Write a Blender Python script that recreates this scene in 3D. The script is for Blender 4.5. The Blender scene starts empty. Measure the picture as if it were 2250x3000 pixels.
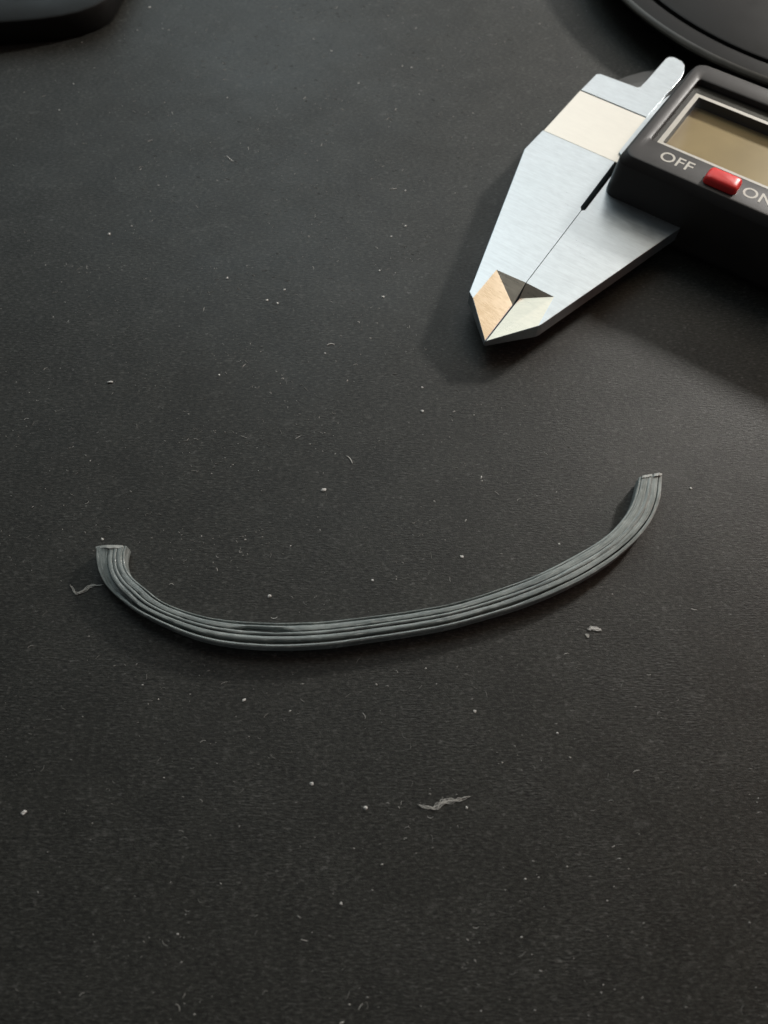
import bpy, bmesh, math, random
from mathutils import Vector, Matrix, noise

random.seed(7)
MM = 0.001
scene = bpy.context.scene
col = scene.collection

# ------------------------------------------------------------------ camera
CAM_H = 112.0                     # mm above the mat
PITCH = math.radians(27)
FPX = 2254.0                      # focal length in photo pixels (2250 x 3000)
cam = bpy.data.cameras.new('camera')
cam.sensor_fit = 'VERTICAL'
cam.sensor_height = 36.0
cam.sensor_width = 27.0
cam.lens = 36.0 * FPX / 3000.0
cam.clip_start = 0.005
cam.clip_end = 20
cam.dof.use_dof = True
cam.dof.focus_distance = 0.127
cam.dof.aperture_fstop = 26
camo = bpy.data.objects.new('camera', cam)
camo.location = (0, 0, CAM_H * MM)
camo.rotation_euler = (PITCH, 0, 0)
col.objects.link(camo)
scene.camera = camo

# ------------------------------------------------------------------ world + lamps
world = bpy.data.worlds.new('World')
scene.world = world
world.use_nodes = True
bg = world.node_tree.nodes['Background']
bg.inputs[0].default_value = (0.95, 0.97, 1.0, 1)
bg.inputs[1].default_value = 0.06


def area(name, az, el, dist, sx, sy, power, color, target=(0.0, 0.085, 0.0)):
    """az: degrees from +x towards +y (away from the camera), el: elevation."""
    L = bpy.data.lights.new(name, 'AREA')
    L.shape = 'RECTANGLE'
    L.size, L.size_y = sx, sy
    L.energy = power
    L.color = color
    o = bpy.data.objects.new(name, L)
    a, e = math.radians(az), math.radians(el)
    d = Vector((math.cos(a) * math.cos(e), math.sin(a) * math.cos(e), math.sin(e)))
    o.location = Vector(target) + d * dist
    o.rotation_euler = (-d).to_track_quat('-Z', 'Y').to_euler()
    col.objects.link(o)
    return o


area('window_light', 104, 39, 0.70, 0.40, 0.67, 1.25, (0.80, 0.95, 1.0))
area('window_light_side', 75, 39, 0.70, 0.25, 0.67, 0.60, (1.0, 0.975, 0.945))
area('key_light', 48, 28, 0.32, 0.032, 0.026, 0.74, (1.0, 0.96, 0.91), target=(0.05, 0.08, 0))
area('warm_light', 42, 53, 0.8, 0.34, 0.32, 0.36, (1.0, 0.77, 0.48))
area('red_light', 8, 28, 0.40, 0.2, 0.2, 0.15, (1.0, 0.40, 0.28), target=(0.06, 0.06, 0))

vs = scene.view_settings
vs.view_transform = 'Standard'
vs.look = 'None'
vs.exposure = 0.0
vs.gamma = 1.0
vs.use_curve_mapping = False
scene.render.resolution_x, scene.render.resolution_y = 768, 1024
scene.cycles.use_denoising = True
scene.cycles.max_bounces = 8


# ------------------------------------------------------------------ measuring helpers
def ground(x, y, z=0.0):
    """photo pixel -> plan position (mm) on the level plane at height z."""
    dx, dy = (x - 1125) / FPX, (1500 - y) / FPX
    c, s = math.cos(PITCH), math.sin(PITCH)
    wy, wz = c * dy + s, s * dy - c
    k = (CAM_H - z) / -wz
    return Vector((dx * k, wy * k, z))


# ------------------------------------------------------------------ mesh helpers
def link(name, mesh, mat, parent=None, smooth=False):
    o = bpy.data.objects.new(name, mesh)
    col.objects.link(o)
    if mat:
        for m in (mat if isinstance(mat, (list, tuple)) else [mat]):
            mesh.materials.append(m)
    if parent:
        o.parent = parent
    if smooth:
        for p in mesh.polygons:
            p.use_smooth = True
    return o


def tag(o, label, cat, group=None):
    o['label'] = label
    o['category'] = cat
    if group:
        o['group'] = group


def from_bm(name, bm, mat, parent=None, smooth=False, recalc=True):
    if recalc:
        bmesh.ops.recalc_face_normals(bm, faces=bm.faces[:])
    me = bpy.data.meshes.new(name)
    bm.to_mesh(me)
    bm.free()
    return link(name, me, mat, parent, smooth)


def empty(name, loc):
    o = bpy.data.objects.new(name, None)
    o.location = loc
    o.empty_display_size = 0.01
    col.objects.link(o)
    return o


def autosmooth(o, deg=35):
    me = o.data
    for p in me.polygons:
        p.use_smooth = True
    bm = bmesh.new()
    bm.from_mesh(me)
    for e in bm.edges:
        e.smooth = len(e.link_faces) == 2 and e.calc_face_angle(0) < math.radians(deg)
    bm.to_mesh(me)
    bm.free()


# ------------------------------------------------------------------ materials
def new_mat(name):
    m = bpy.data.materials.new(name)
    m.use_nodes = True
    nt = m.node_tree
    return m, nt, nt.nodes['Principled BSDF']


def N(nt, kind, **kw):
    n = nt.nodes.new(kind)
    for k, v in kw.items():
        setattr(n, k, v)
    return n


def noise_tex(nt, coord, scale, detail=3, rough=0.55, stretch=None, rot=0.0):
    L = nt.links
    src = coord
    if stretch or rot:
        mp = N(nt, 'ShaderNodeMapping')
        mp.inputs['Scale'].default_value = stretch or (1, 1, 1)
        mp.inputs['Rotation'].default_value = (0, 0, rot)
        L.new(coord, mp.inputs['Vector'])
        src = mp.outputs['Vector']
    t = N(nt, 'ShaderNodeTexNoise')
    t.inputs['Scale'].default_value = scale
    t.inputs['Detail'].default_value = detail
    t.inputs['Roughness'].default_value = rough
    L.new(src, t.inputs['Vector'])
    return t.outputs['Fac']


def ramp(nt, fac, stops):
    r = N(nt, 'ShaderNodeValToRGB')
    cr = r.color_ramp
    while len(cr.elements) < len(stops):
        cr.elements.new(0.5)
    for e, (p, c) in zip(cr.elements, stops):
        e.position = p
        e.color = (c, c, c, 1) if isinstance(c, (int, float)) else (*c, 1)
    nt.links.new(fac, r.inputs[0])
    return r.outputs[0]


def math_node(nt, op, a, b=None):
    n = N(nt, 'ShaderNodeMath', operation=op)
    for i, v in enumerate((a, b)):
        if v is None:
            continue
        if isinstance(v, (int, float)):
            n.inputs[i].default_value = v
        else:
            nt.links.new(v, n.inputs[i])
    return n.outputs[0]


def mix_col(nt, fac, a, b):
    n = N(nt, 'ShaderNodeMix', data_type='RGBA')
    if isinstance(fac, (int, float)):
        n.inputs[0].default_value = fac
    else:
        nt.links.new(fac, n.inputs[0])
    for i, v in ((6, a), (7, b)):
        if isinstance(v, tuple):
            n.inputs[i].default_value = (*v, 1)
        else:
            nt.links.new(v, n.inputs[i])
    return n.outputs[2]


def bump(nt, height, dist, strength=1.0, normal=None):
    b = N(nt, 'ShaderNodeBump')
    b.inputs['Strength'].default_value = strength
    b.inputs['Distance'].default_value = dist
    nt.links.new(height, b.inputs['Height'])
    if normal:
        nt.links.new(normal, b.inputs['Normal'])
    return b.outputs['Normal']


def mat_mat():
    m, nt, p = new_mat('mat_leatherette')
    co = N(nt, 'ShaderNodeTexCoord').outputs['Object']
    streak = noise_tex(nt, co, 4300, 3, 0.6, stretch=(0.22, 1, 1), rot=0.02)
    grain = noise_tex(nt, co, 4300, 4, 0.7)
    patch = noise_tex(nt, co, 55, 2)
    patch2 = noise_tex(nt, co, 130, 3)
    mask = ramp(nt, patch, [(0.38, 0.25), (0.62, 1.0)])
    h = math_node(nt, 'ADD', math_node(nt, 'MULTIPLY', streak, mask), math_node(nt, 'MULTIPLY', grain, 0.7))
    nrm = bump(nt, h, 0.00013, 0.6)
    nt.links.new(nrm, p.inputs['Normal'])
    base = mix_col(nt, ramp(nt, patch2, [(0.35, 0), (0.65, 1)]), (0.0310, 0.0314, 0.0275), (0.0420, 0.0425, 0.0372))
    sp = math_node(nt, 'ADD', math_node(nt, 'MULTIPLY', noise_tex(nt, co, 2600, 4, 0.75, stretch=(0.5, 1, 1)), 0.6), math_node(nt, 'MULTIPLY', streak, 0.4))
    base = mix_col(nt, ramp(nt, sp, [(0.40, 0.75), (0.5, 0.0)]), base, (0.010, 0.010, 0.0095))
    base = mix_col(nt, ramp(nt, sp, [(0.52, 0.0), (0.66, 0.7)]), base, (0.13, 0.13, 0.12))
    # fine pale dust film: small flecks and rubbed marks
    fl = noise_tex(nt, co, 1500, 2, 0.5, stretch=(0.6, 1, 1), rot=0.25)
    fl2 = noise_tex(nt, co, 420, 4, 0.7, stretch=(0.55, 1, 1), rot=-0.1)
    fm = ramp(nt, fl, [(0.63, 0), (0.72, 1)])
    fm2 = ramp(nt, fl2, [(0.60, 0), (0.72, 1)])
    dust = math_node(nt, 'MULTIPLY', fm, ramp(nt, patch2, [(0.4, 0.2), (0.7, 1)]))
    base = mix_col(nt, math_node(nt, 'MULTIPLY', dust, 0.5), base, (0.22, 0.22, 0.21))
    base = mix_col(nt, math_node(nt, 'MULTIPLY', fm2, 0.32), base, (0.15, 0.15, 0.14))
    nt.links.new(base, p.inputs['Base Color'])
    rub = noise_tex(nt, co, 16, 5, 0.62, stretch=(0.7, 1, 1), rot=0.6)
    nt.links.new(math_node(nt, 'ADD', ramp(nt, grain, [(0.3, 0.36), (0.7, 0.48)]), ramp(nt, rub, [(0.38, 0.0), (0.62, 0.16)])), p.inputs['Roughness'])
    p.inputs['Specular IOR Level'].default_value = 0.40
    return m


def steel(name, colr, rough, ang, bumpd=0.000016, var=0.13):
    m, nt, p = new_mat(name)
    co = N(nt, 'ShaderNodeTexCoord').outputs['Object']
    br = noise_tex(nt, co, 3000, 3, 0.65, stretch=(0.06, 1, 1))          # grinding lines
    fl = noise_tex(nt, co, 1100, 3, 0.6, stretch=(0.45, 1, 1), rot=0.5)   # small satin flecks
    sm = noise_tex(nt, co, 70, 4, 0.6)                                     # handling smears
    g = math_node(nt, 'ADD', math_node(nt, 'MULTIPLY', br, 0.55), math_node(nt, 'MULTIPLY', fl, 0.45))
    rg = math_node(nt, 'ADD', math_node(nt, 'MULTIPLY', g, 0.5), math_node(nt, 'MULTIPLY', sm, 0.5))
    nt.links.new(ramp(nt, rg, [(0.35, rough - 0.05), (0.65, rough + 0.07)]), p.inputs['Roughness'])
    c2 = tuple(c * (1 - var) for c in colr)
    nt.links.new(mix_col(nt, ramp(nt, g, [(0.38, 0), (0.62, 1)]), c2, colr), p.inputs['Base Color'])
    p.inputs['Metallic'].default_value = 0.82
    nt.links.new(bump(nt, g, bumpd, 0.6), p.inputs['Normal'])
    return m


def plastic(name, colr, rough, grain=0.00003, scale=3500, spec=0.5):
    m, nt, p = new_mat(name)
    co = N(nt, 'ShaderNodeTexCoord').outputs['Object']
    g = noise_tex(nt, co, scale, 3)
    s = noise_tex(nt, co, 160, 4, 0.65)
    c2 = tuple(c * 1.35 for c in colr)
    nt.links.new(mix_col(nt, ramp(nt, s, [(0.35, 0), (0.7, 1)]), colr, c2), p.inputs['Base Color'])
    nt.links.new(ramp(nt, s, [(0.3, rough - 0.05), (0.7, rough + 0.07)]), p.inputs['Roughness'])
    p.inputs['Specular IOR Level'].default_value = spec
    nt.links.new(bump(nt, g, grain, 0.6), p.inputs['Normal'])
    return m


def rubber():
    m, nt, p = new_mat('grey_rubber')
    co = N(nt, 'ShaderNodeTexCoord').outputs['Object']
    a = noise_tex(nt, co, 220, 4, 0.65)
    b = noise_tex(nt, co, 2600, 3, 0.6)
    c = noise_tex(nt, co, 900, 4, 0.7)
    uv = N(nt, 'ShaderNodeUVMap', uv_map='along').outputs[0]
    st = noise_tex(nt, uv, 3.2, 4, 0.7, stretch=(0.035, 1, 1))
    st2 = noise_tex(nt, uv, 7.0, 3, 0.6, stretch=(0.05, 1, 1))
    base = mix_col(nt, ramp(nt, a, [(0.35, 0), (0.68, 1)]), (0.27, 0.312, 0.305), (0.40, 0.448, 0.432))
    base = mix_col(nt, ramp(nt, st, [(0.36, 0.7), (0.5, 0.0)]), base, (0.10, 0.115, 0.112))
    base = mix_col(nt, ramp(nt, st2, [(0.57, 0.0), (0.68, 0.9)]), base, (0.70, 0.74, 0.70))
    base = mix_col(nt, ramp(nt, c, [(0.62, 0), (0.74, 0.35)]), base, (0.52, 0.53, 0.50))
    nt.links.new(base, p.inputs['Base Color'])
    nt.links.new(ramp(nt, a, [(0.3, 0.18), (0.7, 0.30)]), p.inputs['Roughness'])
    nt.links.new(bump(nt, math_node(nt, 'ADD', math_node(nt, 'MULTIPLY', math_node(nt, 'ADD', b, c), 0.5), math_node(nt, 'ADD', st, st2)), 0.00007, 0.5), p.inputs['Normal'])
    return m


def plain(name, colr, rough=0.6, nscale=900, var=0.2):
    m, nt, p = new_mat(name)
    co = N(nt, 'ShaderNodeTexCoord').outputs['Object']
    n = noise_tex(nt, co, nscale, 3)
    c2 = tuple(min(1, c * (1 - var)) for c in colr)
    nt.links.new(mix_col(nt, n, c2, colr), p.inputs['Base Color'])
    p.inputs['Roughness'].default_value = rough
    return m


def thin_glass():
    m = bpy.data.materials.new('display_glass')
    m.use_nodes = True
    nt = m.node_tree
    nt.nodes.clear()
    out = N(nt, 'ShaderNodeOutputMaterial')
    tr = N(nt, 'ShaderNodeBsdfTransparent')
    tr.inputs[0].default_value = (0.90, 0.90, 0.86, 1)
    gl = N(nt, 'ShaderNodeBsdfGlossy')
    gl.inputs['Roughness'].default_value = 0.06
    lw = N(nt, 'ShaderNodeLayerWeight')
    lw.inputs[0].default_value = 0.5
    fres = math_node(nt, 'ADD', math_node(nt, 'MULTIPLY', math_node(nt, 'POWER', lw.outputs['Facing'], 5.0), 0.95), 0.045)
    mx = N(nt, 'ShaderNodeMixShader')
    nt.links.new(fres, mx.inputs[0])
    nt.links.new(tr.outputs[0], mx.inputs[1])
    nt.links.new(gl.outputs[0], mx.inputs[2])
    nt.links.new(mx.outputs[0], out.inputs[0])
    return m


CAL_ANG = math.radians(-35.1)
M_MAT = mat_mat()
M_STEEL = steel('brushed_steel', (0.69, 0.755, 0.785), 0.31, -CAL_ANG)
M_STEEL2 = steel('ground_steel', (0.80, 0.71, 0.58), 0.27, -CAL_ANG, 0.000012)
M_BEAM = steel('satin_bar_steel', (0.85, 0.82, 0.735), 0.33, -CAL_ANG, 0.00001, 0.04)
M_DARKST = plastic('steel_dark_reflection', (0.06, 0.06, 0.058), 0.4)  # dark reflection on the tilted steel, painted into its colour
M_PLASTIC = plastic('black_plastic', (0.018, 0.016, 0.0145), 0.45)
M_CAV = plastic('dark_recess_plastic', (0.012, 0.011, 0.011), 0.5)
M_BLACK = plastic('black_moulded_plastic', (0.009, 0.0088, 0.0082), 0.48, spec=0.2)
M_RIM_HL = plastic('rim_highlight_grey', (0.12, 0.116, 0.10), 0.35)  # pale grey that paints in the highlight along the rim
M_RED = plastic('red_plastic', (0.78, 0.030, 0.028), 0.38, 0.00001)
M_PRINT = plain('pale_print', (0.74, 0.71, 0.63), 0.55)
M_LCD = plain('display_panel', (0.58, 0.44, 0.23), 0.35, 90, 0.35)  # tan tone and mottling paint in warm reflections on the display
M_GLASS = thin_glass()
M_RUB = rubber()
M_CUT = plain('pale_cut_rubber', (0.74, 0.77, 0.73), 0.5, 1500, 0.35)
M_LINT = plain('pale_lint', (0.74, 0.73, 0.68), 0.8, 3000, 0.4)
M_WHITE = plain('white_dust', (0.80, 0.79, 0.75), 0.7, 3000, 0.15)
M_DUST = plain('grey_dust', (0.30, 0.30, 0.28), 0.85, 2000, 0.5)

# ------------------------------------------------------------------ the mat (setting)
bm = bmesh.new()
W, D0, D1, T = 330, -220, 560, 3
vs_ = [bm.verts.new((x * MM, y * MM, z * MM)) for z in (0, -T) for x, y in ((-W, D0), (W, D0), (W, D1), (-W, D1))]
bm.faces.new(vs_[:4])
bm.faces.new(vs_[7:3:-1])
for i in range(4):
    j = (i + 1) % 4
    bm.faces.new((vs_[i], vs_[4 + i], vs_[4 + j], vs_[j]))
mat_o = from_bm('desk_mat', bm, M_MAT)
mat_o['kind'] = 'structure'
mat_o['label'] = 'dusty black leatherette mat covering the table'

# ------------------------------------------------------------------ the caliper
ZF = 6.0                                   # height of the jaw faces
ZT = 14.6                                  # height of the housing top
ORG = ground(1421.5, 999.6, ZF)
caliper = empty('digital_caliper', (ORG.x * MM, ORG.y * MM, 0))
caliper.rotation_euler = (0, 0, CAL_ANG)
tag(caliper, 'steel digital caliper with black housing, blank display and red OFF ON switch', 'caliper')


def prism(name, outline, z0, z1, mat, parent, bevel=0.0, seg=2):
    """outline in caliper u,v mm; top face at z1."""
    bm = bmesh.new()
    top = [bm.verts.new((u * MM, v * MM, z1 * MM)) for u, v in outline]
    bot = [bm.verts.new((u * MM, v * MM, z0 * MM)) for u, v in outline]
    f = bm.faces.new(top)
    bm.faces.new(bot[::-1])
    n = len(top)
    for i in range(n):
        j = (i + 1) % n
        bm.faces.new((top[i], bot[i], bot[j], top[j]))
    if bevel:
        ed = [e for e in f.edges]
        bmesh.ops.bevel(bm, geom=ed, offset=bevel * MM, segments=seg, affect='EDGES', profile=0.5, clamp_overlap=True)
    return from_bm(name, bm, mat, parent)


def jaw(name, top_faces, pts, outline, zb, mats, parent):
    """a jaw whose top is a set of 3-D faces, closed by a skirt down to zb."""
    bm = bmesh.new()
    V = {k: bm.verts.new((p[0] * MM, p[1] * MM, p[2] * MM)) for k, p in pts.items()}
    B = {k: bm.verts.new((pts[k][0] * MM, pts[k][1] * MM, zb * MM)) for k in outline}
    for names, mi in top_faces:
        f = bm.faces.new([V[k] for k in names])
        f.material_index = mi
    bm.faces.new([B[k] for k in outline][::-1])
    n = len(outline)
    for i in range(n):
        a, b = outline[i], outline[(i + 1) % n]
        bm.faces.new((V[a], B[a], B[b], V[b]))
    # break the sharp edges between the flat and the skirt
    bmesh.ops.recalc_face_normals(bm, faces=bm.faces[:])
    ed = [e for e in bm.edges if len(e.link_faces) == 2 and e.calc_face_angle(0) > 0.9
          and not all(-2.9 * MM < v.co.x < -0.6 * MM and v.co.y > 10 * MM for v in e.verts)
          and max(v.co.z for v in e.verts) > (ZF - 3) * MM and min(v.co.z for v in e.verts) > (zb + 0.5) * MM]
    bmesh.ops.bevel(bm, geom=ed, offset=0.10 * MM, segments=2, affect='EDGES', profile=0.5, clamp_overlap=True)
    return from_bm(name, bm, mats, parent)


ZV = ZF - 1.6
ZB = ZF - 4.0
ZJ = ZF - 2.9
gp = 0.07
P1 = dict(bl=(-19.35, 54.0, ZF), br=(-2.75, 54.0, ZF), st=(-2.65, 51.5, ZF), sb=(-2.22, 38.7, ZF), s2=(-1.7, 38.0, ZF),
          fm=(-1.0 - gp, 15.8, ZF), ft=(-7.05, 15.4, ZF), fl=(-7.03, 7.1, ZF), lc=(-8.3, 8.0, ZF), l2=(-8.45, 8.6, ZF), bd=(-19.5, 46.9, ZF),
          v1=(-0.78 - gp, 11.2, ZV), tp=(-0.55 - gp, 1.24, ZV))
fixed = jaw('fixed_jaw', [(['bl', 'bd', 'l2', 'lc', 'fl', 'ft', 'fm', 's2', 'sb', 'st', 'br'], 0),
                          (['fl', 'tp', 'v1', 'ft'], 1), (['ft', 'v1', 'fm'], 1)], P1,
            ['bl', 'bd', 'l2', 'lc', 'fl', 'tp', 'v1', 'fm', 's2', 'sb', 'st', 'br'], ZJ, [M_STEEL, M_STEEL2], caliper)
P2 = dict(s2=(-1.55, 38.0, ZF), sb=(-1.05, 38.4, ZF), st=(-1.38, 51.5, ZF), ul=(-1.4, 53.0, ZF), ur=(16.4, 53.0, ZF), r0=(16.4, 46, ZF), jr=(15.85, 43.9, ZF),
          rb2=(6.2, 9.0, ZF), rb=(5.88, 8.29, ZF), fr=(4.83, 15.75, ZF), fm=(-1.0 + gp, 15.8, ZF), v1=(-0.72 + gp, 13.2, ZV), tp=(-0.55 + gp, 1.24, ZV))
slide = jaw('sliding_jaw', [(['s2', 'fm', 'fr', 'rb', 'rb2', 'jr', 'r0', 'ur', 'ul', 'st', 'sb'], 0),
                            (['tp', 'rb', 'fr', 'v1'], 1), (['fm', 'v1', 'fr'], 1)], P2,
            ['s2', 'fm', 'v1', 'tp', 'rb', 'rb2', 'jr', 'r0', 'ur', 'ul', 'st', 'sb'], ZJ, [M_STEEL, M_STEEL2], caliper)
prism('beam', [(-19.2, 54.06), (110, 54.06), (110, 69.85), (-19.2, 69.85)], ZB, ZF - 0.06, M_BEAM, caliper, 0.08)
prism('inside_jaw', [(-19.1, 70.05), (-3.55, 70.05), (-3.4, 80), (-3.2, 85.5), (-3.6, 88.3), (-4.6, 90.6), (-5.6, 91.5), (-7.6, 91.8), (-8.6, 91.3), (-8.9, 90.3),
                    (-8.95, 81.0), (-9.05, 78.2), (-9.6, 77.6), (-18.2, 77.25), (-18.9, 76.7)], ZB, ZF, M_STEEL, caliper, 0.05)
# ground-down knife edge of the inside jaws, sloping away behind the tooth
bm = bmesh.new()
kn = [(-17.2, 77.0, 3.6), (-16.3, 80.6, 3.0), (-14.6, 85.2, 2.6), (-12.6, 88.8, 2.4), (-10.2, 91.4, 2.5), (-7.5, 92.2, 2.9), (-6.0, 91.0, 3.4), (-6.0, 77.0, 4.6)]
tv = [bm.verts.new((u * MM, v * MM, z * MM)) for u, v, z in kn]
bv = [bm.verts.new((u * MM, v * MM, 2.0 * MM)) for u, v, z in kn]
cvx = bm.verts.new((-9.6 * MM, 84 * MM, 3.9 * MM))
for i in range(8):
    j = (i + 1) % 8
    bm.faces.new((tv[i], tv[j], cvx))
    bm.faces.new((tv[i], bv[i], bv[j], tv[j]))
bm.faces.new(bv[::-1])
from_bm('knife_edge', bm, M_DARKST, caliper)
prism('slider_plate', [(-3.2, 56.6), (-1.6, 55.6), (3, 55.6), (3, 80), (-0.5, 80), (-2.6, 79), (-3.3, 76.5), (-3.45, 70), (-3.35, 62), (-3.3, 58)],
      2.0, ZF + 0.35, M_STEEL, caliper, 0.08)
prism('slider_back', [(-0.6, 46), (70, 46), (70, 79), (-0.6, 79)], 0.0, 2.02, M_CAV, caliper, 0.0)


def rrect(u0, u1, v0, v1, r, n=6):
    pts = []
    for cx, cy, a0 in ((u1 - r, v1 - r, 0), (u0 + r, v1 - r, 90), (u0 + r, v0 + r, 180), (u1 - r, v0 + r, 270)):
        for k in range(n + 1):
            a = math.radians(a0 + 90 * k / n)
            pts.append((cx + r * math.cos(a), cy + r * math.sin(a)))
    return pts


def loft(name, loops, mat, parent, cap0=True, cap1=True, deg=35):
    bm = bmesh.new()
    rows = [[bm.verts.new((u * MM, v * MM, z * MM)) for u, v in pts] for pts, z in loops]
    n = len(rows[0])
    for a, b in zip(rows, rows[1:]):
        for i in range(n):
            j = (i + 1) % n
            bm.faces.new((a[i], a[j], b[j], b[i]))
    if cap0:
        bm.faces.new(rows[0][::-1])
    if cap1:
        bm.faces.new(rows[-1])
    o = from_bm(name, bm, mat, parent, recalc=False)
    autosmooth(o, deg)
    return o


# housing: body wall, rounded top edge, display recess, display well
RU0, RU1, RV0, RV1 = 2.95, 52.5, 52.7, 74.6
loops = [(rrect(-0.9, 72, 44.5, 80.6, 2.4), 2.0), (rrect(-0.7, 72, 44.6, 80.4, 2.4), ZF),
         (rrect(-0.15, 71.6, 45.05, 80.1, 2.3), 12.9), (rrect(-0.08, 71.55, 45.13, 80.03, 2.3), 13.15),
         (rrect(0.05, 71.4, 45.3, 79.9, 2.3), 13.4), (rrect(0.62, 70.9, 46.0, 79.3, 2.2), 14.45), (rrect(0.78, 70.75, 46.2, 79.15, 2.2), 14.56), (rrect(1.0, 70.6, 46.5, 78.95, 2.1), ZT),
         (rrect(RU0 - 0.3, RU1 + 0.3, RV0 - 0.3, RV1 + 0.3, 0.7), ZT), (rrect(RU0, RU1, RV0, RV1, 0.6), ZT - 0.2),
         (rrect(RU0 + 0.15, RU1 - 0.15, RV0 + 0.15, RV1 - 0.15, 0.5), ZT - 1.25),
         (rrect(4.9, 50.5, 54.3, 70.9, 0.2), ZT - 1.25), (rrect(4.95, 50.4, 54.4, 70.8, 0.2), ZT - 3.4)]
housing = loft('housing', loops, M_PLASTIC, caliper)
zg = ZT - 1.25
prism('display_panel', rrect(5.0, 50.3, 54.45, 70.75, 0.15, 1), ZT - 3.38, ZT - 3.15, M_LCD, housing)
bm = bmesh.new()
bm.faces.new([bm.verts.new((u * MM, v * MM, (zg + 0.1) * MM)) for u, v in rrect(3.3, 52.1, 53.1, 74.2, 0.3, 2)])
from_bm('display_glass', bm, M_GLASS, housing, recalc=False)
bm = bmesh.new()
o_ = [(4.05, 53.65), (51.4, 53.65), (51.4, 71.55), (4.05, 71.55)]
i_ = [(5.0, 54.5), (50.4, 54.5), (50.4, 70.7), (5.0, 70.7)]
za, zb_ = (zg + 0.13) * MM, (zg + 0.16) * MM
ov = [bm.verts.new((u * MM, v * MM, zb_)) for u, v in o_]
iv = [bm.verts.new((u * MM, v * MM, zb_)) for u, v in i_]
for i in range(4):
    j = (i + 1) % 4
    bm.faces.new((ov[i], ov[j], iv[j], iv[i]))
from_bm('display_border', bm, M_PRINT, housing)

# power switch
loft('power_switch', [(rrect(15.75, 22.15, 47.15, 50.95, 0.9, 4), ZT - 0.3), (rrect(15.8, 22.1, 47.2, 50.9, 0.9, 4), ZT + 0.75),
                      (rrect(15.95, 21.95, 47.35, 50.75, 0.85, 4), ZT + 1.1), (rrect(16.3, 21.6, 47.7, 50.4, 0.7, 4), ZT + 1.32),
                      (rrect(17.0, 20.9, 48.3, 49.8, 0.4, 4), ZT + 1.42)], M_RED, housing, deg=60)


def lettering(txt, u, v, size, z):
    cu = bpy.data.curves.new('lettering', 'FONT')
    cu.body = txt
    cu.size = size * MM
    cu.extrude = 0.01 * MM
    cu.offset = 0.035 * MM
    cu.space_character = 1.05
    t = bpy.data.objects.new('tmp', cu)
    col.objects.link(t)
    dg = bpy.context.evaluated_depsgraph_get()
    me = bpy.data.meshes.new_from_object(t.evaluated_get(dg))
    bpy.data.objects.remove(t)
    o = link('lettering', me, M_PRINT, housing)
    o.location = (u * MM, v * MM, z * MM)
    o['label'] = 'white printed word ' + txt
    return o


lettering('OFF', 6.45, 48.45, 3.65, ZT + 0.02)
lettering('ON', 22.75, 48.35, 3.65, ZT + 0.02)

# ------------------------------------------------------------------ the rubber strip
inner_px = [(371, 1599), (363, 1627), (367, 1661), (389, 1694), (423, 1720), (460, 1752), (516, 1780), (591, 1803), (666, 1816), (740, 1821), (827, 1824),
            (953, 1819), (1080, 1805), (1206, 1788), (1312, 1769), (1390, 1748), (1481, 1718), (1571, 1684), (1662, 1639), (1752, 1587), (1806, 1542),
            (1847, 1485), (1866, 1430), (1873, 1397)]
outer_px = [(281, 1603), (281, 1642), (288, 1676), (307, 1713), (341, 1747), (389, 1784), (442, 1814), (516, 1848), (591, 1874), (666, 1889), (740, 1896), (827, 1899),
            (953, 1893), (1080, 1876), (1206, 1857), (1312, 1838), (1413, 1811), (1526, 1777), (1639, 1732), (1752, 1673), (1842, 1605), (1901, 1538), (1932, 1470), (1940, 1391)]
SH = 2.9


def resample(pts, n):
    # Catmull-Rom through the points, then even steps along its length
    P_ = [pts[0] * 2 - pts[1]] + pts + [pts[-1] * 2 - pts[-2]]
    fine = []
    for i in range(1, len(P_) - 2):
        a, b, c, d = P_[i - 1:i + 3]
        for k in range(24):
            t = k / 24
            fine.append(0.5 * ((2 * b) + (c - a) * t + (2 * a - 5 * b + 4 * c - d) * t * t + (3 * b - a - 3 * c + d) * t ** 3))
    fine.append(pts[-1])
    acc = [0]
    for a, b in zip(fine, fine[1:]):
        acc.append(acc[-1] + (b - a).length)
    out, j = [], 0
    for k in range(n):
        s = acc[-1] * k / (n - 1)
        while j < len(acc) - 2 and acc[j + 1] < s:
            j += 1
        t = (s - acc[j]) / max(1e-9, acc[j + 1] - acc[j])
        out.append(fine[j].lerp(fine[j + 1], min(1, max(0, t))))
    for _ in range(6):                                   # take out measuring jitter
        out = [out[0]] + [(out[i - 1] + out[i] * 2 + out[i + 1]) / 4 for i in range(1, n - 1)] + [out[-1]]
    return out


NS = 240
IN = resample([ground(x, y, SH) for x, y in inner_px], NS)
OUT = resample([ground(x, y, 2.2) for x, y in outer_px], NS)
mid0 = (IN[NS // 2] + OUT[NS // 2]) * 0.5
SORG = Vector((mid0.x, mid0.y, 0))
strip = empty('rubber_strip', SORG * MM)
tag(strip, 'curved grey rubber strip with lengthwise ribs lying on the black mat', 'rubber strip')


def sstep(a, b, x):
    t = min(1, max(0, (x - a) / (b - a)))
    return t * t * (3 - 2 * t)


def lift(s):                                            # outer shoulder drops where the strip rolls towards its ends
    return 1 - sstep(0.10, 0.0, s)


def groove(s):                                          # grooves are open in the middle and close up on the far side
    return (0.35 + 0.65 * sstep(0.05, 0.14, s)) * (1 - 0.88 * sstep(0.62, 0.80, s))


def wob(s, k, amp):
    return amp * noise.noise(Vector((s * 26, k * 3.7, 0.3))) + 0.5 * amp * noise.noise(Vector((s * 90, k * 5.1, 1.3)))


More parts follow.
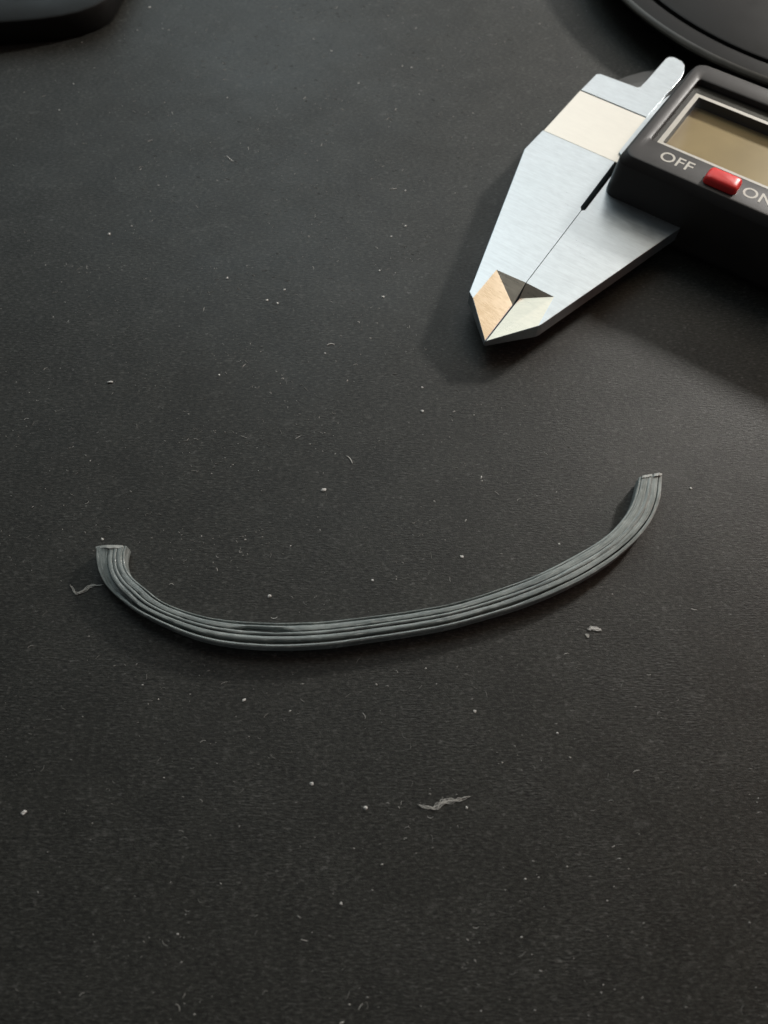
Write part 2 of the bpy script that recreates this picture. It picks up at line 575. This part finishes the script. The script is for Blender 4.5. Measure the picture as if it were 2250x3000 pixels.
def tops(s):
    """q limit of the flat top: the rest is the outer wall; narrower where the strip rolls."""
    return 0.56 + 0.21 * sstep(0.0, 0.13, s) + 0.04 * sstep(0.7, 0.95, s)


def place(i, q, z):
    I, O = IN[i], OUT[i]
    p = Vector((I.x + (O.x - I.x) * q, I.y + (O.y - I.y) * q, z)) - SORG
    return (p.x * MM, p.y * MM, p.z * MM)


def sweep(name, prof, mat, parent, deg=40, i0=0, i1=NS, cap_mat=None):
    """prof(s) -> closed list of (q, z)."""
    bm = bmesh.new()
    rows = []
    for i in range(i0, i1):
        rows.append([bm.verts.new(place(i, q, z)) for q, z in prof(i / (NS - 1))])
    n = len(rows[0])
    uvl = bm.loops.layers.uv.new('along')
    for i, (a, b) in enumerate(zip(rows, rows[1:])):
        pa, pb = prof((i0 + i) / (NS - 1)), prof((i0 + i + 1) / (NS - 1))
        for k in range(n):
            l = (k + 1) % n
            f = bm.faces.new((a[k], a[l], b[l], b[k]))
            for lp, (ii, kk, pp) in zip(f.loops, ((i, k, pa), (i, l, pa), (i + 1, l, pb), (i + 1, k, pb))):
                lp[uvl].uv = (ii * 0.55, pp[kk][0] * 5.0 + pp[kk][1] * 0.7)      # both in mm
    bm.faces.new(rows[0][::-1])
    bm.faces.new(rows[-1])
    o = from_bm(name, bm, mat, parent)
    autosmooth(o, deg)
    return o


FL = 1.95                                               # groove floor


def body_prof(s):
    t = tops(s)
    ro = 1 - sstep(0.0, 0.14, s)
    return [(0.05, 0.0), (0.0, 0.5), (-0.01, 1.6), (0.01, FL), (t * 0.5, FL), (t - 0.03, FL), (t + 0.03, 1.3 + 1.4 * ro), (0.965, 1.3 + 1.15 * ro), (0.985 + 0.015 * ro, 0.9 + 1.1 * ro), (0.95 + 0.04 * ro, 0.12), (0.88, 0.0), (0.5, 0.0)]


sweep('strip_body', body_prof, M_RUB, strip)
RIBS = [(0.00, 0.08), (0.125, 0.352), (0.382, 0.515), (0.553, 0.748)]   # of the flat top


def rib_prof(k):
    a0, b0 = RIBS[k]
    nx = RIBS[k + 1][0] if k < 3 else 0.775
    pv = RIBS[k - 1][1] if k else -0.0

    def f(s):
        g = groove(s)
        t = tops(s)
        a = a0 - (a0 - pv) * 0.5 * (1 - g) * 1.22 + wob(s, k, 0.016)
        b = b0 + (nx - b0) * 0.5 * (1 - g) * 1.22 + wob(s, k + 9, 0.018)
        if k == 1:                                      # the seam gapes here
            b -= 0.11 * sstep(0.245, 0.275, s) * (1 - sstep(0.325, 0.345, s))
            b += 0.03 * math.exp(-((s - 0.262) / 0.004) ** 2)
        if k == 2:
            a += 0.02 * sstep(0.25, 0.28, s) * (1 - sstep(0.32, 0.34, s))
        if k == 0:
            a = max(a, 0.0) if s > 0.2 else a
        a *= t / 0.77
        b *= t / 0.77
        z1 = SH + wob(s, k + 20, 0.05) - (0.10 if k == 0 else 0.0) - 0.12 * (k == 3)
        w = (b - a)
        r = min(0.022, w * 0.22) * (0.25 + 0.75 * g)
        dz = 0.25 + 0.75 * g
        return [(a, FL - 0.3), (a + 0.002, z1 - 0.22 * dz), (a + r * 0.4, z1 - 0.06 * dz), (a + r, z1), (a + w * 0.5, z1 + 0.04 + 0.10 * w), (b - r, z1),
                (b - r * 0.4, z1 - 0.06 * dz), (b - 0.002, z1 - 0.22 * dz), (b, FL - 0.3)]
    return f


for k in range(4):
    sweep('rib', rib_prof(k), M_RUB, strip)


def lip_prof(s):
    g = groove(s)
    t = tops(s)
    ro = 1 - sstep(0.03, 0.15, s)
    a = t + 0.095 - 0.075 * (1 - g) * (s > 0.5) + wob(s, 31, 0.010)
    zl = 2.62 * (1 - ro) + 1.3 * ro + wob(s, 33, 0.07)
    o = 1.0 - 0.04 * ro + wob(s, 35, 0.008)
    return [(a, 0.6), (a + 0.004, zl - 0.14), (a + 0.02, zl - 0.02), ((a + o) * 0.5, zl + 0.02), (o - 0.02, zl - 0.10), (o, zl - 0.42), (o - 0.03, 0.9), (0.93, 0.5)]


sweep('lip', lip_prof, M_RUB, strip)


# pale cut faces at both ends
def end_plate(i, sgn, q0, q1, z0, z1, label):
    d = (IN[1] - IN[0] + OUT[1] - OUT[0]).normalized() if i == 0 else (IN[-1] - IN[-2] + OUT[-1] - OUT[-2]).normalized()
    d.z = 0
    d *= -1 if i == 0 else 1
    bm = bmesh.new()
    ring = []
    n = 7
    tt = tops(i / (NS - 1))
    top = [(q, (z1 if q < tt else z1 + ((2.35 if i == 0 else 2.55) - z1) * (q - tt) / (1.0 - tt)) + random.uniform(-0.06, 0.05)) for q in [q0 + (q1 - q0) * k / n for k in range(n + 1)]]
    pts = [(q0, z0)] + top + [(q1, z0)]
    fr, bk = [], []
    for q, z in pts:
        p = Vector(place(i, q, z))
        fr.append(bm.verts.new(p + d * random.uniform(0.03, 0.12) * MM))
        bk.append(bm.verts.new(p - d * random.uniform(0.25, 0.5) * MM))
    bm.faces.new(fr)
    bm.faces.new(bk[::-1])
    m = len(pts)
    for a in range(m):
        b = (a + 1) % m
        bm.faces.new((fr[a], bk[a], bk[b], fr[b]))
    o = from_bm('cut_end', bm, M_CUT, strip)
    o['label'] = label
    return o


end_plate(0, -1, 0.12, 0.99, 0.35, SH + 0.10, 'pale square cut end face')
end_plate(NS - 1, 1, 0.12, 0.52, 0.5, SH + 0.16, 'pale cut end face beside a slit')
end_plate(NS - 1, 1, 0.60, 0.97, 0.5, SH + 0.12, 'pale cut end face beside a slit')


# ------------------------------------------------------------------ black things at the top of the picture
def black_slab():
    h = 6.0
    pts_px = [(0, 63), (60, 59), (120, 53), (180, 44), (232, 32), (278, 15), (310, -4), (330, -32)]
    pl = [ground(x, y, h) for x, y in pts_px]
    a, b = pl[0], pl[-1]
    d0 = (pl[0] - pl[1]).normalized()
    front = [a + d0 * 60, a + d0 * 25] + pl
    last = pl[-1]
    out = [(p.x, p.y) for p in front] + [(last.x + 2, last.y + 14), (last.x + 1, last.y + 70), (last.x - 12, last.y + 82), (front[0].x + 14, last.y + 84), (front[0].x, last.y + 70)]
    cx = sum(p[0] for p in out) / len(out)
    cy = sum(p[1] for p in out) / len(out)
    root = empty('plastic_case', (cx * MM, cy * MM, 0))
    loc = [Vector((x - cx, y - cy, 0)) for x, y in out]

    def inset(d):
        n = len(loc)
        res = []
        for i in range(n):
            e1 = (loc[i] - loc[i - 1]).normalized()
            e2 = (loc[(i + 1) % n] - loc[i]).normalized()
            t = (e1 + e2).normalized()
            nrm = Vector((-t.y, t.x, 0))
            res.append((loc[i].x + nrm.x * d, loc[i].y + nrm.y * d))
        return res
    loft('case_body', [(inset(1.2), 0.0), (inset(0.4), 1.0), (inset(0.0), h - 0.9), (inset(0.15), h - 0.3), (inset(0.6), h), (inset(7.2), h - 0.05), (inset(7.7), h - 0.5), (inset(8.2), h - 2.6)],
         M_BLACK, root, deg=40)
    tag(root, 'black plastic case with a rounded corner and raised rim', 'case')


black_slab()


def round_base():
    root = empty('round_stand_base', (0.1218, 0.2184, 0))
    n = 128

    def turned(name, prof, mat=M_BLACK):
        bm = bmesh.new()
        rows = []
        for r, z in prof:
            if r == 0:
                rows.append([bm.verts.new((0, 0, z * MM))])
            else:
                rows.append([bm.verts.new((r * MM * math.cos(2 * math.pi * k / n), r * MM * math.sin(2 * math.pi * k / n), z * MM)) for k in range(n)])
        for a, b in zip(rows, rows[1:]):
            for k in range(n):
                l = (k + 1) % n
                if len(a) == 1:
                    bm.faces.new((a[0], b[l], b[k]))
                elif len(b) == 1:
                    bm.faces.new((a[k], a[l], b[0]))
                else:
                    bm.faces.new((a[k], a[l], b[l], b[k]))
        o = from_bm(name, bm, mat, root)
        autosmooth(o, 35)
    turned('base_rim', [(0, 0), (65, 0), (67, 0.6), (70, 3.5), (72.2, 5.4), (73.1, 6.2), (73.5, 6.9), (73.2, 7.4), (72.3, 7.7), (69.0, 8.0), (68.6, 7.2), (67.0, 7.15), (0, 7.1)])
    turned('rim_highlight', [(72.6, 7.45), (72.9, 6.5), (73.25, 6.35), (73.6, 6.75), (73.66, 7.1), (73.35, 7.5), (72.75, 7.74), (72.6, 7.45)], M_RIM_HL)  # added ring, its pale colour stands in for the rim's highlight
    turned('top_cap', [(0, 7.3), (67.4, 7.35), (67.35, 7.85), (67.0, 8.05), (50, 8.7), (25, 9.2), (0, 9.4)])
    tag(root, 'large round black plastic base with grooved rim behind the caliper', 'base')


round_base()


# ------------------------------------------------------------------ lint, crumbs and dust
def tube_into(bm, pts, radii, n=5, flat=1.0):
    rows = []
    m = len(pts)
    for i, p in enumerate(pts):
        t = (pts[min(i + 1, m - 1)] - pts[max(i - 1, 0)]).normalized()
        side = t.cross(Vector((0, 0, 1)))
        if side.length < 1e-6:
            side = Vector((1, 0, 0))
        side.normalize()
        up = side.cross(t)
        rows.append([bm.verts.new((p + side * radii[i] * math.cos(2 * math.pi * k / n) + up * radii[i] * flat * math.sin(2 * math.pi * k / n)) * MM) for k in range(n)])
    for a, b in zip(rows, rows[1:]):
        for k in range(n):
            l = (k + 1) % n
            bm.faces.new((a[k], a[l], b[l], b[k]))
    bm.faces.new(rows[0][::-1])
    bm.faces.new(rows[-1])


def strand(name, px, rad, label, cat, mat, group=None, z=None, flat=0.7, jitter=0.0):
    pts = [ground(x, y, 0) for x, y in px]
    c = sum(pts, Vector()) / len(pts)
    n = max(8, len(pts) * 4)
    fine = resample(pts, n) if len(pts) > 2 else [pts[0].lerp(pts[1], k / (n - 1)) for k in range(n)]
    rr = []
    for k in range(n):
        u = k / (n - 1)
        r = rad * (0.55 + 0.45 * math.sin(math.pi * min(1, max(0, u * 0.9 + 0.05))))
        r *= 1 + jitter * noise.noise(Vector((u * 9, rad * 31, px[0][0])))
        rr.append(r)
    loc = []
    for k, p in enumerate(fine):
        q = p - c
        q.z = rr[k] * flat + (z or 0) * (0.5 + 0.5 * noise.noise(Vector((k * 0.35, px[0][1], 2))))
        loc.append(q)
    bm = bmesh.new()
    tube_into(bm, loc, rr, 6, flat)
    o = from_bm(name, bm, mat, None, smooth=True)
    o.location = Vector((c.x, c.y, 0)) * MM
    tag(o, label, cat, group)
    return o


def wisp(name, px, rad, nstr, spread, label, mat, seed=1):
    """a bit of fluff: several thin strands twisted loosely round one path."""
    pts = resample([ground(x, y, 0) for x, y in px], 34)
    c = sum(pts, Vector()) / len(pts)
    rn = random.Random(seed)
    bm = bmesh.new()
    for k in range(nstr):
        a = rn.randint(0, 12)
        b = rn.randint(20, 34)
        off = Vector((rn.uniform(0, 40), rn.uniform(0, 40), 0))
        loc, rr = [], []
        for i in range(a, b):
            sp = spread * (0.35 + 0.65 * math.sin(math.pi * i / 33))
            q = pts[i] - c + Vector((noise.noise(off + Vector((i * 0.16, 0, 0))), noise.noise(off + Vector((i * 0.16, 7, 0))), 0)) * sp * 2
            r_ = rad * (0.6 + 0.5 * abs(noise.noise(off + Vector((i * 0.3, 3, 3)))))
            q.z = r_ + spread * 0.5 * (0.5 + 0.5 * noise.noise(off + Vector((i * 0.2, 0, 9))))
            loc.append(q)
            rr.append(r_)
        rr[0] *= 0.4
        rr[-1] *= 0.4
        tube_into(bm, loc, rr, 5, 0.7)
    o = from_bm(name, bm, mat, None, smooth=True)
    o.location = Vector((c.x, c.y, 0)) * MM
    tag(o, label, 'lint')


wisp('lint_fibre', [(207, 1712), (212, 1722), (222, 1736), (236, 1738), (250, 1726), (268, 1716), (296, 1715), (306, 1713)], 0.05, 10, 0.34,
     'curly pale lint fibre touching the outside of the rubber strip', M_LINT, seed=5)
wisp('lint_clump', [(1226, 2360), (1245, 2364), (1280, 2368), (1287, 2352), (1310, 2349), (1335, 2346), (1358, 2340), (1378, 2335)], 0.045, 16, 0.36,
     'long crumpled beige lint shred lying alone on the mat', M_LINT)
strand('lint_fibre', [(664, 457), (671, 465), (683, 474)], 0.11, 'short straight white lint hair beyond the strip, far from the caliper', 'lint', M_WHITE)
strand('lint_fibre', [(1014, 1336), (1022, 1340), (1030, 1352), (1032, 1358)], 0.10, 'small hooked white lint hair inside the curve of the strip', 'lint', M_LINT)
strand('lint_fibre', [(958, 1012), (968, 1007), (980, 1010)], 0.11, 'tiny white arched lint hair above a second speck', 'lint', M_WHITE)
strand('dust_grain', [(315, 1121), (331, 1120)], 0.22, 'bright white oblong dust grain, like a tiny dash', 'dust', M_WHITE)
strand('lint_fibre', [(1140, 555), (1163, 553)], 0.09, 'faint thin straight pale lint hair on the mat', 'lint', M_LINT)


def blob(name, x, y, r, label, cat, mat, group=None, sx=1.0):
    c = ground(x, y, 0)
    bm = bmesh.new()
    bmesh.ops.create_icosphere(bm, subdivisions=3, radius=1.0)
    for v in bm.verts:
        f = 1 + 0.5 * noise.noise(v.co * 1.4 + Vector((x * 0.37, y * 0.53, 0))) + 0.35 * noise.noise(v.co * 3.6 + Vector((y * 0.31, x, 1)))
        v.co = Vector((v.co.x * r * sx * f, v.co.y * r * f, (v.co.z * 0.36 + 0.28) * r * f)) * MM
    o = from_bm(name, bm, mat, None, smooth=True)
    o.location = Vector((c.x, c.y, 0)) * MM
    o.rotation_euler = (0, 0, random.uniform(-0.6, 0.6))
    tag(o, label, cat, group)
    return o


wisp('lint_tuft', [(1722, 1846), (1732, 1842), (1740, 1845), (1748, 1842), (1762, 1848)], 0.06, 18, 0.34, 'small fluffy white lint tuft on the mat near the outside of the strip', M_WHITE, seed=11)
wisp('lint_tuft', [(1714, 1858), (1720, 1862), (1722, 1872)], 0.06, 7, 0.16, 'tiny pale lint tuft just beside the fluffy white lint tuft', M_LINT, seed=12)
SPECKS = [(320, 686), (666, 815), (782, 880), (813, 889), (833, 849), (952, 1035), (1237, 1135), (1237, 1205), (1146, 693), (1187, 663), (642, 1099), (948, 1436),
          (971, 150), (1050, 244), (174, 323), (666, 287), (1205, 198), (913, 2296), (999, 2647), (70, 2381), (1391, 2084), (1633, 2148), (2024, 1431), (1071, 2367), (1367, 2366),
          (790, 1746), (1091, 1700), (715, 2051), (1112, 793), (438, 22), (1122, 870), (300, 1580), (1638, 1594), (1353, 1631)]
for x, y in SPECKS:
    big = (x, y) in ((320, 686), (70, 2381), (1237, 1205), (948, 1436))
    blob('dust_speck', x, y, random.uniform(0.25, 0.30) if big else random.uniform(0.14, 0.22), 'tiny bright dust speck lying singly on the mat', 'dust', M_WHITE,
         'bright dust specks scattered over the mat', sx=random.uniform(0.9, 1.5))

# the fine dust nobody could count
bm = bmesh.new()
rnd = random.Random(3)
avoid = [IN[i].lerp(OUT[i], 0.5) for i in range(0, NS, 6)]


def clear(p):
    for a in avoid:
        if (a.x - p.x) ** 2 + (a.y - p.y) ** 2 < 12:
            return False
    q = Vector((p.x - ORG.x, p.y - ORG.y))
    u = q.x * math.cos(CAL_ANG) + q.y * math.sin(CAL_ANG)
    v = -q.x * math.sin(CAL_ANG) + q.y * math.cos(CAL_ANG)
    if v > 0 and -22 < u and v < 95 and u > -22:
        return False
    return True


count = 0
made = []
while count < 4200:
    p = Vector((rnd.uniform(-120, 110), rnd.uniform(-25, 205), 0))
    dens = 0.22 + 0.78 * math.exp(-((p.x + 12) / 48) ** 2) * (1 if p.y > 45 else 0.3)
    dens *= 0.12 + 1.5 * max(0, 0.15 + noise.noise(Vector((p.x * 0.09, p.y * 0.09, 4))))
    if rnd.random() > dens or not clear(p):
        continue
    count += 1
    f0 = len(bm.faces)
    mi = 0 if rnd.random() < 0.75 else (1 if rnd.random() < 0.8 else 2)
    if rnd.random() < 0.22:                              # a short fibre
        a = rnd.gauss(0, 0.5) if rnd.random() < 0.6 else rnd.uniform(0, math.pi)
        L = rnd.uniform(0.3, 1.1)
        cu = rnd.uniform(-0.5, 0.5)
        r = rnd.uniform(0.022, 0.05)
        pts = []
        for k in range(5):
            t = k / 4 - 0.5
            b = a + cu * t * 2
            pts.append(Vector((p.x + L * t * math.cos(b), p.y + L * t * math.sin(b), r * 0.8)))
        tube_into(bm, pts, [r * 0.6, r, r, r, r * 0.5], 4, 0.8)
    else:                                                # a flake
        r = rnd.uniform(0.03, 0.075) if rnd.random() < 0.8 else rnd.uniform(0.08, 0.15)
        sx = rnd.uniform(0.8, 2.6)
        a = rnd.gauss(0, 0.5)
        vv = []
        for k in range(5):
            b = 2 * math.pi * k / 5
            rx, ry = r * sx * math.cos(b) * rnd.uniform(0.7, 1.2), r * math.sin(b) * rnd.uniform(0.7, 1.2)
            vv.append(bm.verts.new(((p.x + rx * math.cos(a) - ry * math.sin(a)) * MM, (p.y + rx * math.sin(a) + ry * math.cos(a)) * MM, 0.004 * MM)))
        tpv = bm.verts.new((p.x * MM, p.y * MM, r * 0.9 * MM))
        for k in range(5):
            bm.faces.new((vv[k], vv[(k + 1) % 5], tpv))
    made.append((f0, len(bm.faces), mi))
bm.faces.ensure_lookup_table()
for f0, f1, mi in made:
    for k in range(f0, f1):
        bm.faces[k].material_index = mi
dust = from_bm('fine_dust', bm, [M_DUST, M_LINT, M_WHITE])
dust['kind'] = 'stuff'
tag(dust, 'fine pale dust flecks and fibres sprinkled over the black mat', 'dust')
